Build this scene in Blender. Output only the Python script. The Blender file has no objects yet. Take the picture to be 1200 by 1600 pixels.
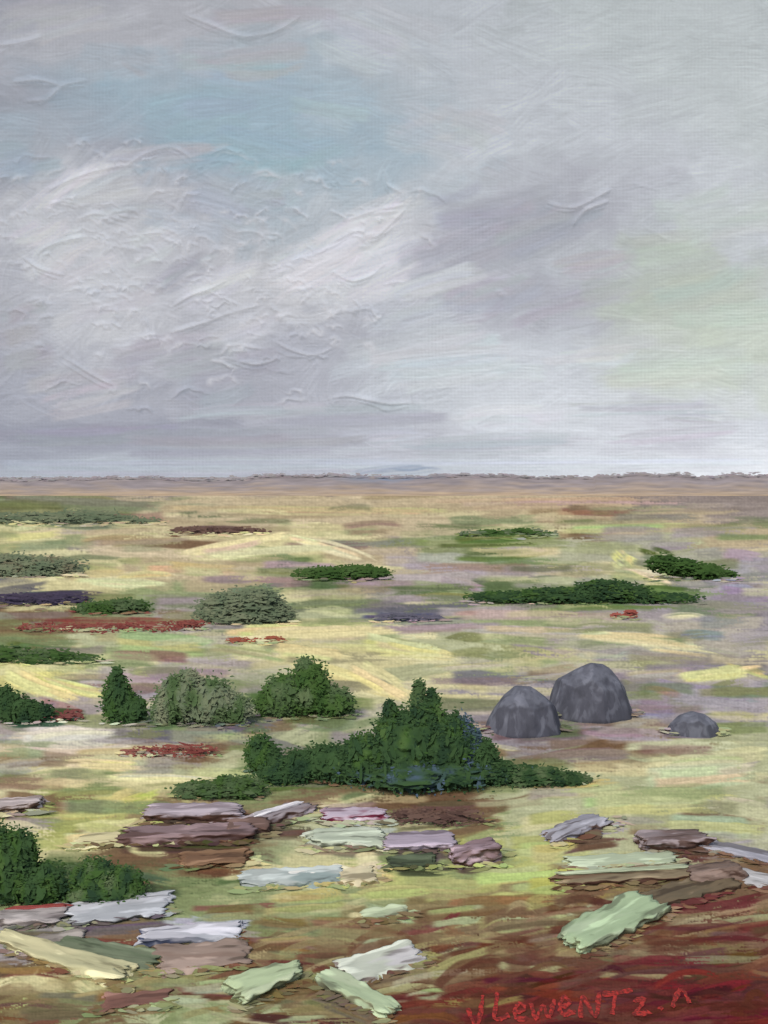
import bpy, bmesh, math, random
import numpy as np
from mathutils import Vector, noise, Matrix
random.seed(7); rng=np.random.default_rng(7)
sc=bpy.context.scene; COL=sc.collection
F=1300.0; CAMH=3.0; YH=745.0; CX=600.0
KG=(0.99,1.0,1.03)       # albedo calibration
def lin1(c):
    c=c/255.0
    return c/12.92 if c<=0.04045 else ((c+0.055)/1.055)**2.4
def lin(c,k=KG): return tuple(min(0.9,lin1(c[i])*k[i]) for i in range(3))
def at(px,py,z=0.0):
    d=(CAMH-z)*F/(py-YH); return Vector(((px-CX)*d/F,d,z))
# ------------------------------------------------------------ tags
def tag(o,label=None,cat=None,group=None,kind=None):
    if label: o['label']=label
    if cat: o['category']=cat
    if group: o['group']=group
    if kind: o['kind']=kind
    return o
def empty(name,loc,rz=0):
    o=bpy.data.objects.new(name,None); COL.objects.link(o); o.location=loc; o.rotation_euler=(0,0,rz); o.empty_display_size=0.2
    return o
def link(name,me,mat,parent=None):
    o=bpy.data.objects.new(name,me); COL.objects.link(o)
    if mat: me.materials.append(mat)
    if parent: o.parent=parent
    return o
# ------------------------------------------------------------ noise + painter
NT=rng.random((256,256))
def nz(a,b):
    ia=np.floor(a).astype(int); ib=np.floor(b).astype(int); fa=a-ia; fb=b-ib
    fa=fa*fa*(3-2*fa); fb=fb*fb*(3-2*fb)
    i0=ia%256;i1=(ia+1)%256;j0=ib%256;j1=(ib+1)%256
    return (NT[i0,j0]*(1-fa)+NT[i1,j0]*fa)*(1-fb)+(NT[i0,j1]*(1-fa)+NT[i1,j1]*fa)*fb
def ss(x): x=np.clip(x,0,1); return x*x*(3-2*x)
class Canvas:
    def __init__(s,xs,ys):
        s.xs=xs; s.ys=ys; s.X,s.Y=np.meshgrid(xs,ys)
        s.C=np.zeros(s.X.shape+(3,)); s.H=np.zeros(s.X.shape)
        s.G=0.5*nz(s.X/3.1,s.Y/1.9)+0.25*nz(s.X/9+50,s.Y/2.2+9)+0.25*(0.5+0.25*np.sin(s.X*2*np.pi/5.2)+0.25*np.sin(s.Y*2*np.pi/5.2))
    def base(s,gx,gy,grid,warp):
        wx=s.X+warp*2*(nz(s.X/70,s.Y/40)-.5)+warp*(nz(s.X/25+7,s.Y/14)-.5); wy=s.Y+warp*(nz(s.X/80+33,s.Y/30+5)-.5)
        s.C[:]=s.sample(gx,gy,grid,wx,wy)
    @staticmethod
    def sample(gx,gy,grid,x,y):
        gx=np.asarray(gx,float);gy=np.asarray(gy,float)
        i=np.clip(np.searchsorted(gx,x)-1,0,len(gx)-2); j=np.clip(np.searchsorted(gy,y)-1,0,len(gy)-2)
        fx=np.clip((x-gx[i])/(gx[i+1]-gx[i]),0,1)[...,None]; fy=np.clip((y-gy[j])/(gy[j+1]-gy[j]),0,1)[...,None]
        return (grid[j,i]*(1-fx)+grid[j,i+1]*fx)*(1-fy)+(grid[j+1,i]*(1-fx)+grid[j+1,i+1]*fx)*fy
    def stroke(s,x0,y0,x1,y1,w,col,op=.9,dry=.3,ht=.5,bend=0.,soft=3.,hard=5.):
        m=w*.8+abs(bend)+6
        ia,ib=np.searchsorted(s.xs,[min(x0,x1)-m,max(x0,x1)+m]); ja,jb=np.searchsorted(s.ys,[min(y0,y1)-m,max(y0,y1)+m])
        if ib-ia<2 or jb-ja<2: return
        sl=(slice(ja,jb),slice(ia,ib)); X=s.X[sl];Y=s.Y[sl]
        dx=x1-x0;dy=y1-y0;L=math.hypot(dx,dy)+1e-6
        u=((X-x0)*dx+(Y-y0)*dy)/L/L; v=(-(X-x0)*dy+(Y-y0)*dx)/L-bend*4*u*(1-u)
        a1,a2,a3=random.uniform(0,250),random.uniform(0,250),random.uniform(0,250)
        br=.65*nz(u*L/55+a1,v/2.6+a2)+.35*nz(u*L/18+a3,v/1.5+a1)
        sl2=nz(u*L/30+a2,v*0+a3)
        half=w/2*(.7+.6*sl2)
        a=ss((half-np.abs(v))/soft+.3)
        e=14/L+.02
        a=a*ss((u+.10*(br-.5)*60/L)/e)*ss((1-u+.25*(br-.5)*80/L)/e)
        t=dry*(.15+.85*np.clip(u,0,1))
        if dry>0: a=a*ss(((br*.55+s.G[sl]*.45)-t*.75)*hard+.25)
        a=a*op
        cc=np.array(col,float)*(1+.18*(br-.5))[...,None]
        s.C[sl]=s.C[sl]*(1-a[...,None])+cc*a[...,None]
        rim=np.exp(-((np.abs(v)-half*.9)/2.2)**2)
        s.H[sl]=s.H[sl]*(1-a*.8)+a*ht*(br*1.3-.4+.5*rim)
    def ridge(s,pts,hh,w,col=None):
        # smooth crest of thick paint with an uneven height, steeper on one side
        P=np.array(pts,float); n=len(P); out=[]
        for i in range(n-1):
            p0=P[max(i-1,0)];p1=P[i];p2=P[i+1];p3=P[min(i+2,n-1)]
            for k in range(5):
                t=k/5; out.append(.5*((2*p1)+(-p0+p2)*t+(2*p0-5*p1+4*p2-p3)*t*t+(-p0+3*p1-3*p2+p3)*t**3))
        out.append(P[-1]); N=len(out); ph=random.uniform(0,200)
        for i,((x0,y0),(x1,y1)) in enumerate(zip(out[:-1],out[1:])):
            m=w*5
            ia,ib=np.searchsorted(s.xs,[min(x0,x1)-m,max(x0,x1)+m]); ja,jb=np.searchsorted(s.ys,[min(y0,y1)-m,max(y0,y1)+m])
            if ib-ia<2 or jb-ja<2: continue
            sl=(slice(ja,jb),slice(ia,ib)); X=s.X[sl];Y=s.Y[sl]
            dx=x1-x0;dy=y1-y0;L2=dx*dx+dy*dy+1e-6
            u=np.clip(((X-x0)*dx+(Y-y0)*dy)/L2,0,1); q=np.hypot(X-x0-u*dx,Y-y0-u*dy)
            sd=np.sign(-(X-x0)*dy+(Y-y0)*dx)
            ww=np.where(sd>0,w*.65,w*3.4)
            g=math.sin(math.pi*(i+.5)/N)**.5*(.2+1.1*float(nz(np.array([i*.45+ph]),np.array([ph]))[0]))
            k=np.exp(-(q/ww)**2)*g
            s.H[sl]=np.maximum(s.H[sl],k*hh)
            if col is not None: s.C[sl]=s.C[sl]*(1-.12*k[...,None])+np.array(col)*.12*k[...,None]
def to_lin(C,k):
    c=np.clip(C,0,255)/255.; l=np.where(c<=.04045,c/12.92,((c+.055)/1.055)**2.4)
    return np.clip(l*np.array(k),0,.95)
def grid_mesh(name,P,colr,mat):
    r,c=P.shape[:2]; me=bpy.data.meshes.new(name)
    me.vertices.add(r*c); me.vertices.foreach_set('co',P.reshape(-1).astype(np.float32))
    idx=np.arange(r*c).reshape(r,c)
    q=np.stack([idx[:-1,:-1],idx[1:,:-1],idx[1:,1:],idx[:-1,1:]],-1).reshape(-1,4)
    n=len(q); me.loops.add(n*4); me.loops.foreach_set('vertex_index',q.reshape(-1).astype(np.int32))
    me.polygons.add(n); me.polygons.foreach_set('loop_start',np.arange(0,n*4,4,dtype=np.int32))
    try: me.polygons.foreach_set('loop_total',np.full(n,4,dtype=np.int32))
    except Exception: pass
    me.update(calc_edges=True); me.validate()
    me.polygons.foreach_set('use_smooth',np.ones(n,dtype=bool))
    at_=me.color_attributes.new('paint','FLOAT_COLOR','POINT')
    rgba=np.ones((r*c,4),np.float32); rgba[:,:3]=colr.reshape(-1,3); at_.data.foreach_set('color',rgba.reshape(-1))
    return link(name,me,mat)
# ------------------------------------------------------------ materials
def newmat(name):
    m=bpy.data.materials.new(name); m.use_nodes=True; nt=m.node_tree; b=nt.nodes['Principled BSDF']
    b.inputs['Roughness'].default_value=.65
    b.inputs['Specular IOR Level'].default_value=.12
    return m,nt,b
def attr_mat(name,emit=0.0,nscale=40,attr='paint'):
    # plain matt paint: diffuse, plus a share of glow for the sky
    m=bpy.data.materials.new(name); m.use_nodes=True; nt=m.node_tree; N=nt.nodes; Lk=nt.links
    N.remove(N['Principled BSDF']); out=N['Material Output']
    b=N.new('ShaderNodeBsdfDiffuse')
    a=N.new('ShaderNodeAttribute'); a.attribute_name=attr; src=a.outputs['Color']
    if nscale:
        tc=N.new('ShaderNodeTexCoord'); ns=N.new('ShaderNodeTexNoise'); ns.inputs['Scale'].default_value=nscale; ns.inputs['Detail'].default_value=1
        Lk.new(tc.outputs['Object'],ns.inputs['Vector'])
        mr=N.new('ShaderNodeMapRange'); mr.inputs['To Min'].default_value=.92; mr.inputs['To Max'].default_value=1.08
        Lk.new(ns.outputs['Fac'],mr.inputs['Value'])
        mx=N.new('ShaderNodeVectorMath'); mx.operation='SCALE'
        Lk.new(src,mx.inputs[0]); Lk.new(mr.outputs['Result'],mx.inputs['Scale']); src=mx.outputs['Vector']
    Lk.new(src,b.inputs['Color'])
    if emit>0:
        e=N.new('ShaderNodeEmission'); e.inputs['Strength'].default_value=emit; Lk.new(src,e.inputs['Color'])
        ad=N.new('ShaderNodeAddShader'); Lk.new(b.outputs[0],ad.inputs[0]); Lk.new(e.outputs[0],ad.inputs[1]); Lk.new(ad.outputs[0],out.inputs['Surface'])
        m.cycles.emission_sampling='NONE'
    else: Lk.new(b.outputs[0],out.inputs['Surface'])
    return m
def stone_mat(name,top,side,acc,sx=5,sy=38,sz=38,rot=0.0,bump=.6,yaw=.5,con=1.0):
    m,nt,b=newmat(name); N=nt.nodes; Lk=nt.links
    tc=N.new('ShaderNodeTexCoord'); mp=N.new('ShaderNodeMapping'); mp.inputs['Scale'].default_value=(sx,sy,sz); mp.inputs['Rotation'].default_value=(0,rot,random.uniform(-yaw,yaw))
    mp.inputs['Location'].default_value=(random.random()*9,random.random()*9,random.random()*9)
    Lk.new(tc.outputs['Object'],mp.inputs['Vector'])
    def nse(sc_,det):
        n=N.new('ShaderNodeTexNoise'); n.inputs['Scale'].default_value=sc_; n.inputs['Detail'].default_value=det; n.inputs['Distortion'].default_value=.4; Lk.new(mp.outputs['Vector'],n.inputs['Vector']); return n
    def rng_(src,a,b_,c,d):
        r=N.new('ShaderNodeMapRange'); r.inputs['From Min'].default_value=a; r.inputs['From Max'].default_value=b_; r.inputs['To Min'].default_value=c; r.inputs['To Max'].default_value=d; Lk.new(src,r.inputs['Value']); return r.outputs['Result']
    def mix(fac,a,col):
        x=N.new('ShaderNodeMix'); x.data_type='RGBA'; Lk.new(fac,x.inputs['Factor'])
        if isinstance(a,tuple): x.inputs['A'].default_value=a
        else: Lk.new(a,x.inputs['A'])
        x.inputs['B'].default_value=col; return x.outputs['Result']
    n1=nse(1,4); n2=nse(.4,2); n3=nse(.62,3)
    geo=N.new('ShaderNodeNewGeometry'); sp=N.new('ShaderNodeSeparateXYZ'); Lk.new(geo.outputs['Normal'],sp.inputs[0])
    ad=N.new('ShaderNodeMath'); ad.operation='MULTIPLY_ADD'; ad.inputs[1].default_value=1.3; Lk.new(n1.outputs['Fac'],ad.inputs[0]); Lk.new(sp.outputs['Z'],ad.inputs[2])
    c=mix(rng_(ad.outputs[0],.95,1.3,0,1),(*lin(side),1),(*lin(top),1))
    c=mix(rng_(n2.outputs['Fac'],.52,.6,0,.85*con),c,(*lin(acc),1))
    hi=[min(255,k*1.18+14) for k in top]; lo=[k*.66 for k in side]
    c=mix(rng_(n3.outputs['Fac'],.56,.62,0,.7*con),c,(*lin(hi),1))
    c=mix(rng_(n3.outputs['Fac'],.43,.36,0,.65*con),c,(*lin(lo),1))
    sc_=N.new('ShaderNodeVectorMath'); sc_.operation='SCALE'; Lk.new(c,sc_.inputs[0]); Lk.new(rng_(n1.outputs['Fac'],.3,.7,.88,1.12),sc_.inputs['Scale'])
    Lk.new(sc_.outputs['Vector'],b.inputs['Base Color'])
    bp=N.new('ShaderNodeBump'); bp.inputs['Strength'].default_value=bump; bp.inputs['Distance'].default_value=.008
    Lk.new(n1.outputs['Fac'],bp.inputs['Height']); Lk.new(bp.outputs['Normal'],b.inputs['Normal'])
    return m
# ------------------------------------------------------------ SKY
SP={'a':(184,185,190),'b':(163,183,194),'c':(191,196,201),'d':(190,197,198),'e':(174,182,173),'f':(168,170,178),'g':(156,158,168),'h':(203,204,206),'i':(177,188,195),'j':(180,185,191),'k':(181,176,180)}
SR=[(0,'faaaccddd'),(70,'aaaiccddd'),(150,'fbbbiccdd'),(220,'ifbbbcccd'),(290,'fhfiicfcc'),(350,'hhaihffjc'),(410,'fhahhfjej'),(470,'ahahcffee'),(530,'fhaffcjee'),(590,'faffccjee'),(640,'ffgfjccjj'),(690,'gggfffjfj'),(735,'jjjjjjjcc'),(770,'jjjjjjjcc')]
sgx=[0,150,300,450,600,750,900,1050,1200]; sgy=[r[0] for r in SR]; sgr=np.array([[SP[c] for c in r[1]] for r in SR],float)
sk=Canvas(np.arange(-160,1361,1.6),np.arange(-120,766,1.6)); sk.base(sgx,sgy,sgr,45)
def scol(x,y):
    return sk.sample(sgx,sgy,sgr,np.array([x]),np.array([y]))[0]
def rand_sky(n,op0,op1):
    for i in range(n):
        x=random.uniform(-150,1350); y=random.uniform(-110,745)
        c=scol(x+random.gauss(0,34),y+random.gauss(0,22))+random.gauss(0,5)
        thick=(x<680 and 230<y<640)
        ang=math.radians(random.gauss(-22,34) if thick else random.gauss(-6,14)); L=random.uniform(50,150)*(1 if y<660 else 1.3)
        if y>650: ang*=.2
        dx,dy=L/2*math.cos(ang),L/2*math.sin(ang)
        sk.stroke(x-dx,y-dy,x+dx,y+dy,random.uniform(18,44) if y<660 else random.uniform(10,22),c,op=random.uniform(op0,op1),dry=random.choice([0,.2,.5]),ht=2.3 if thick else .45,bend=random.gauss(0,16 if thick else 4),soft=9)
rand_sky(1300,.25,.6)
SX="""430 200 300 230 60 158 181 193|380 150 250 170 50 162 183 194|520 230 380 265 45 162 184 194|470 290 420 320 30 177 190 196|70 255 20 270 50 166 180 188|300 110 460 130 50 170 187 195|480 170 560 190 40 173 188 195|330 210 480 240 40 160 182 193
100 300 210 240 26 210 210 212|120 320 260 300 30 200 200 203|180 250 330 235 26 182 182 187|60 440 150 390 40 206 206 208|200 390 280 350 34 207 207 209|480 400 620 330 34 217 218 221|520 420 640 370 30 213 214 218|560 460 700 400 34 205 207 211|430 430 520 400 28 206 207 211|300 460 400 420 34 206 206 209|330 540 430 500 34 194 195 199|80 500 200 470 40 199 199 202|20 380 90 350 30 204 204 206|140 260 60 330 18 214 214 216|440 450 560 390 24 214 214 217|560 350 650 310 22 210 210 214|240 450 340 400 22 168 170 177|340 340 440 320 30 172 176 183|200 560 330 540 40 169 170 178|280 590 420 560 40 166 168 176
700 330 860 300 56 164 165 176|640 420 800 360 44 167 168 177|760 400 900 350 40 165 166 175|800 500 960 450 32 166 166 175|700 470 820 440 30 170 172 180|860 420 980 400 22 174 170 176|600 500 700 470 34 186 191 197|560 560 760 520 46 190 195 201|620 590 840 570 40 190 195 200|620 460 760 420 26 201 203 208
730 650 860 640 34 194 198 203|740 672 830 668 24 190 194 200|880 560 1000 552 20 191 197 199|0 690 260 680 30 156 156 167|200 690 520 685 26 159 160 169|420 660 700 650 26 164 166 175|640 700 900 690 20 165 168 177|900 640 1120 634 12 164 167 174|1040 655 1120 660 8 154 157 164|960 690 1160 670 16 170 173 180|60 600 180 580 40 182 179 184|80 640 200 610 20 192 189 192|0 560 60 540 50 172 169 175|0 500 40 480 50 173 171 177|300 650 480 640 20 178 180 186|560 690 640 684 16 182 185 192
1000 480 1180 430 60 170 179 169|950 580 1150 560 50 176 185 177|980 400 1100 380 40 176 183 176|1100 520 1250 500 60 177 187 177|1060 350 1220 320 60 184 192 188|330 30 480 20 34 183 179 184|340 95 480 80 30 183 181 184|40 60 160 30 30 192 191 194|0 20 120 5 30 183 183 187|300 300 420 330 60 177 185 191|650 180 760 210 60 191 193 197|560 30 700 80 60 193 198 203|0 726 600 722 14 178 184 192|500 728 1190 722 12 184 190 198|560 742 680 733 7 136 148 163|616 731 668 727 5 130 144 162"""
for l in SX.replace('\n','|').split('|'):
    v=[float(q) for q in l.split()]; x0,y0,x1,y1,w=v[:5]; th=(x0<680 and 230<y0<640)
    for k in range(8):
        ox,oy=random.gauss(0,w*.45),random.gauss(0,w*.32); fl=random.choice([0,1]); p=[(x0+ox+random.gauss(0,14),y0+oy),(x1+ox+random.gauss(0,18),y1+oy)]
        if fl: p=p[::-1]
        sk.stroke(*p[0],*p[1],w*random.uniform(.35,.7),[q+random.gauss(0,2.5) for q in v[5:]],op=.42,dry=.42,ht=2.0 if th else .5,bend=random.gauss(0,6),soft=max(3,w*.2))
def arc(cx,cy,r,a0,a1,n=6,asp=.5):
    return [(cx+r*math.cos(math.radians(a0+(a1-a0)*i/n))+random.gauss(0,3),cy+asp*r*math.sin(math.radians(a0+(a1-a0)*i/n))+random.gauss(0,2.2)) for i in range(n+1)]
rand_sky(120,.12,.3)
RG=[[(470,405),(500,396),(530,375),(560,362),(585,372),(610,352),(632,330)],[(520,425),(548,440),(580,432),(600,415)],[(545,345),(580,332),(628,322)],[(270,480),(300,462),(330,452),(352,440)],[(270,520),(320,505),(360,490),(405,478)],[(430,535),(455,548),(490,556),(520,545)],[(350,560),(400,570),(440,560)],[(500,628),(540,620),(575,626),(610,632),(640,630)],[(600,270),(606,290),(622,300)],[(578,482),(590,498),(598,492)],
 [(75,300),(110,282),(150,268),(190,260)],[(80,320),(100,316),(130,322)],[(20,130),(60,126),(90,134)],[(40,160),(75,155),(98,135),(130,128)],[(290,25),(330,40),(380,58),(430,50),(465,30)],[(30,400),(60,420),(95,430)],[(60,395),(90,380),(130,372)],[(100,560),(150,590),(170,600)],[(195,262),(230,240),(270,232),(300,250)],[(120,345),(150,335),(190,345)],[(0,72),(30,68),(60,60)],[(860,320),(900,325),(950,300)],[(900,350),(915,330),(945,318)]]
for r in RG: 
    sk.ridge(r,6.5,1.5,(208,208,210))
    o=[(x+random.gauss(0,3)-4,y+random.gauss(7,3)) for x,y in r]; sk.ridge(o,3.4,1.4)
for i in range(300):
    x=random.choice([random.gauss(170,120),random.gauss(450,110)]); y=random.gauss(430,115); a=random.uniform(180,300)
    if not 230<y<660: continue
    sk.ridge(arc(x,y,random.uniform(10,44),a,a+random.uniform(40,110),asp=random.uniform(.3,.8)),random.uniform(1.0,5.2),random.uniform(1.0,1.7),(206,206,209) if random.random()<.5 else None)
for i in range(30):
    x=random.uniform(0,1200);y=random.uniform(0,700);sk.ridge([(x,y),(x+random.gauss(0,14),y+random.gauss(0,6)),(x+random.gauss(0,25),y+random.gauss(0,10))],1.1,1.3)
weave=.20*(np.sin(sk.X*2*np.pi/5.6+3*nz(sk.X/60,sk.Y/30))*.6+np.sin(sk.Y*2*np.pi/5.0+3*nz(sk.X/50,sk.Y/60)))*(.2+1.3*nz(sk.X/40,sk.Y/40))
sk.H+=weave+.35*(sk.G-.5)
sk.C*=(1+.06*(sk.G-.5))[...,None]
def mirror_idx(v,arr):
    lo,hi=arr[0],arr[-1]; w=hi-lo; t=np.mod(v-lo,2*w); t=np.where(t>w,2*w-t,t); return np.clip(np.round(t/(arr[1]-arr[0])).astype(int),0,len(arr)-1)
R=4000.0
cx=np.concatenate([np.linspace(-3200,-200,60),sk.xs,np.linspace(1400,4400,60)]); cy=np.concatenate([np.linspace(-2600,-150,50),sk.ys])
I,J=np.meshgrid(mirror_idx(cx,sk.xs),mirror_idx(cy,sk.ys)); 
inside=((cx>=sk.xs[0])&(cx<=sk.xs[-1]))[None,:]&((cy>=sk.ys[0]))[:,None]
XX,YY=np.meshgrid(cx,cy); D=np.stack([(XX-CX)/F,np.ones_like(XX),(YH-YY)/F],-1); D/=np.linalg.norm(D,axis=-1,keepdims=True)
Hh=np.where(inside,sk.H[J,I],0)
P=D*(R-Hh*R/F*1.0)[...,None]; P[...,2]+=CAMH
KS=(1.03,1.055,1.085)
sky=grid_mesh('sky',P,to_lin(sk.C[J,I],KS),attr_mat('sky_cloud_paint',emit=.5,nscale=0))
tag(sky,'overcast grey lavender sky with a pale blue opening at upper left','sky',kind='structure')
# ------------------------------------------------------------ GROUND
GP={'t':(174,160,128),'y':(194,187,140),'Y':(205,197,128),'l':(170,174,108),'p':(166,169,132),'g':(112,120,90),'G':(66,86,50),'k':(158,149,144),'m':(142,136,138),'b':(112,90,68),'B':(84,64,54),'r':(88,54,44),'R':(92,44,42),'o':(126,114,80),'w':(192,189,165),'s':(92,91,99),'h':(132,122,114),'e':(130,141,98)}
GR=[(745,'hhhhhhhhhhhhh'),(785,'gggttttttthhh'),(815,'eyyttttttbttt'),(840,'yytbyyteepptt'),(870,'ggttyytkepppm'),(900,'yyyttGkkkpyGm'),(930,'syeggekeGGGkm'),(960,'bbekgeskeekmm'),(990,'eoppkyppekpym'),(1020,'eeepyyypppppy'),(1050,'YykkpyppekmyY'),(1080,'eYkekeyymsskm'),(1110,'bkkkekpkmmmmm'),(1140,'kwmssppmbmbmp'),(1170,'wwkbpeemmbbpp'),(1200,'yyypeGGGepppp'),(1230,'beyyeebbppppp'),(1260,'bllbbybbppppp'),(1290,'yllBBpeblppmp'),(1320,'GyyBbppblppbm'),(1350,'GGbbeyeellppb'),(1380,'GGGepylllbbbb'),(1410,'eeeeeyeooobbb'),(1440,'meseoeooobobb'),(1470,'gmbkboobbbbbr'),(1500,'ybbeoobbrrrrr'),(1530,'yyebeobbrrrrr'),(1560,'oeeepbbrrrrrR'),(1600,'obeepebrrrrRR'),(1660,'obbepbbrrrrRR')]
ggx=[i*100 for i in range(13)]; ggy=[r[0] for r in GR]; ggr=np.array([[GP[c] for c in r[1]] for r in GR],float)
MV=np.array((150,144,146),float)
for j,y in enumerate(ggy):
    if 860<=y<=1160: 
        for i,f in ((10,.3),(11,.6),(12,.75)): ggr[j,i]=ggr[j,i]*(1-f)+MV*f
gr=Canvas(np.arange(-160,1361,1.5),np.arange(746,1661,1.5)); gr.base(ggx,ggy,ggr,34)
def gnear(x,y):
    i=int(np.clip(round(x/100.),0,12)); j=int(np.argmin(np.abs(np.array(ggy)-y))); return ggr[j,i]
ACC=[(140,130,134),(206,198,156),(116,98,76),(120,124,82),(150,152,104),(198,193,146),(186,182,140),(118,130,94),(104,120,82)]
def rand_ground(n,jx,jy,op0,op1,wk,acc,soft=3.0,hard=7):
    for i in range(n):
        x=random.uniform(-150,1350); y=746+915*random.random()**1.25; k=(y-745)/855
        c=gnear(x+random.gauss(0,jx),y+random.gauss(0,jy*(.5+k)))+random.gauss(0,8)
        if random.random()<acc and 800<y<1330: c=np.array(random.choice(ACC),float)
        L=random.uniform(60,200) if y<1280 else random.uniform(40,140); ang=math.radians(random.gauss(-1,3+7*k))
        if y<1000: ang*=.5
        dx,dy=L/2*math.cos(ang),L/2*math.sin(ang)
        gr.stroke(x-dx,y-dy,x+dx,y+dy,wk*(random.uniform(7,15)+k*random.uniform(6,20)),c,op=random.uniform(op0,op1),dry=random.uniform(.35,.85),ht=.8,bend=random.gauss(0,2+5*k),soft=soft,hard=hard)
rand_ground(2600,60,14,.5,.9,1.2,.14)
RIDGE="""262 874 455 836 14 212 203 160|300 872 440 850 12 206 196 152|445 834 592 878 9 214 205 162|330 868 520 856 10 202 192 150|440 838 500 852 11 216 208 166
0 1045 110 1092 22 212 204 146|60 1058 160 1082 12 206 198 140|420 1014 560 1028 16 204 197 142|530 1030 640 1088 18 212 204 148|340 996 620 986 12 206 198 148|560 1000 700 1026 14 200 194 140|1060 1062 1185 1046 15 206 200 138|900 994 1100 1012 9 204 198 152|1030 967 1100 965 6 210 204 162|970 884 1060 914 8 214 206 166|960 866 990 884 18 200 198 140|100 906 260 914 9 208 200 154|150 1216 340 1219 7 214 205 158|20 1156 180 1146 14 208 203 180|80 1192 240 1198 10 204 197 150|180 902 300 898 9 196 180 134|1000 1208 1180 1196 22 186 186 148|640 1050 800 1040 10 178 178 138|300 1012 420 1030 10 150 160 112
540 1400 680 1390 16 172 172 116|560 1424 640 1442 14 156 168 132|400 1424 540 1412 14 150 146 98|280 1546 380 1536 16 150 156 116|200 1572 330 1566 16 156 160 126|400 1470 500 1462 10 140 132 94|640 1560 700 1552 12 146 150 116|660 1428 760 1416 10 150 146 102|430 1596 520 1592 12 148 152 116|820 1474 900 1462 9 134 112 84|300 1440 400 1430 12 140 140 106"""
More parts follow.
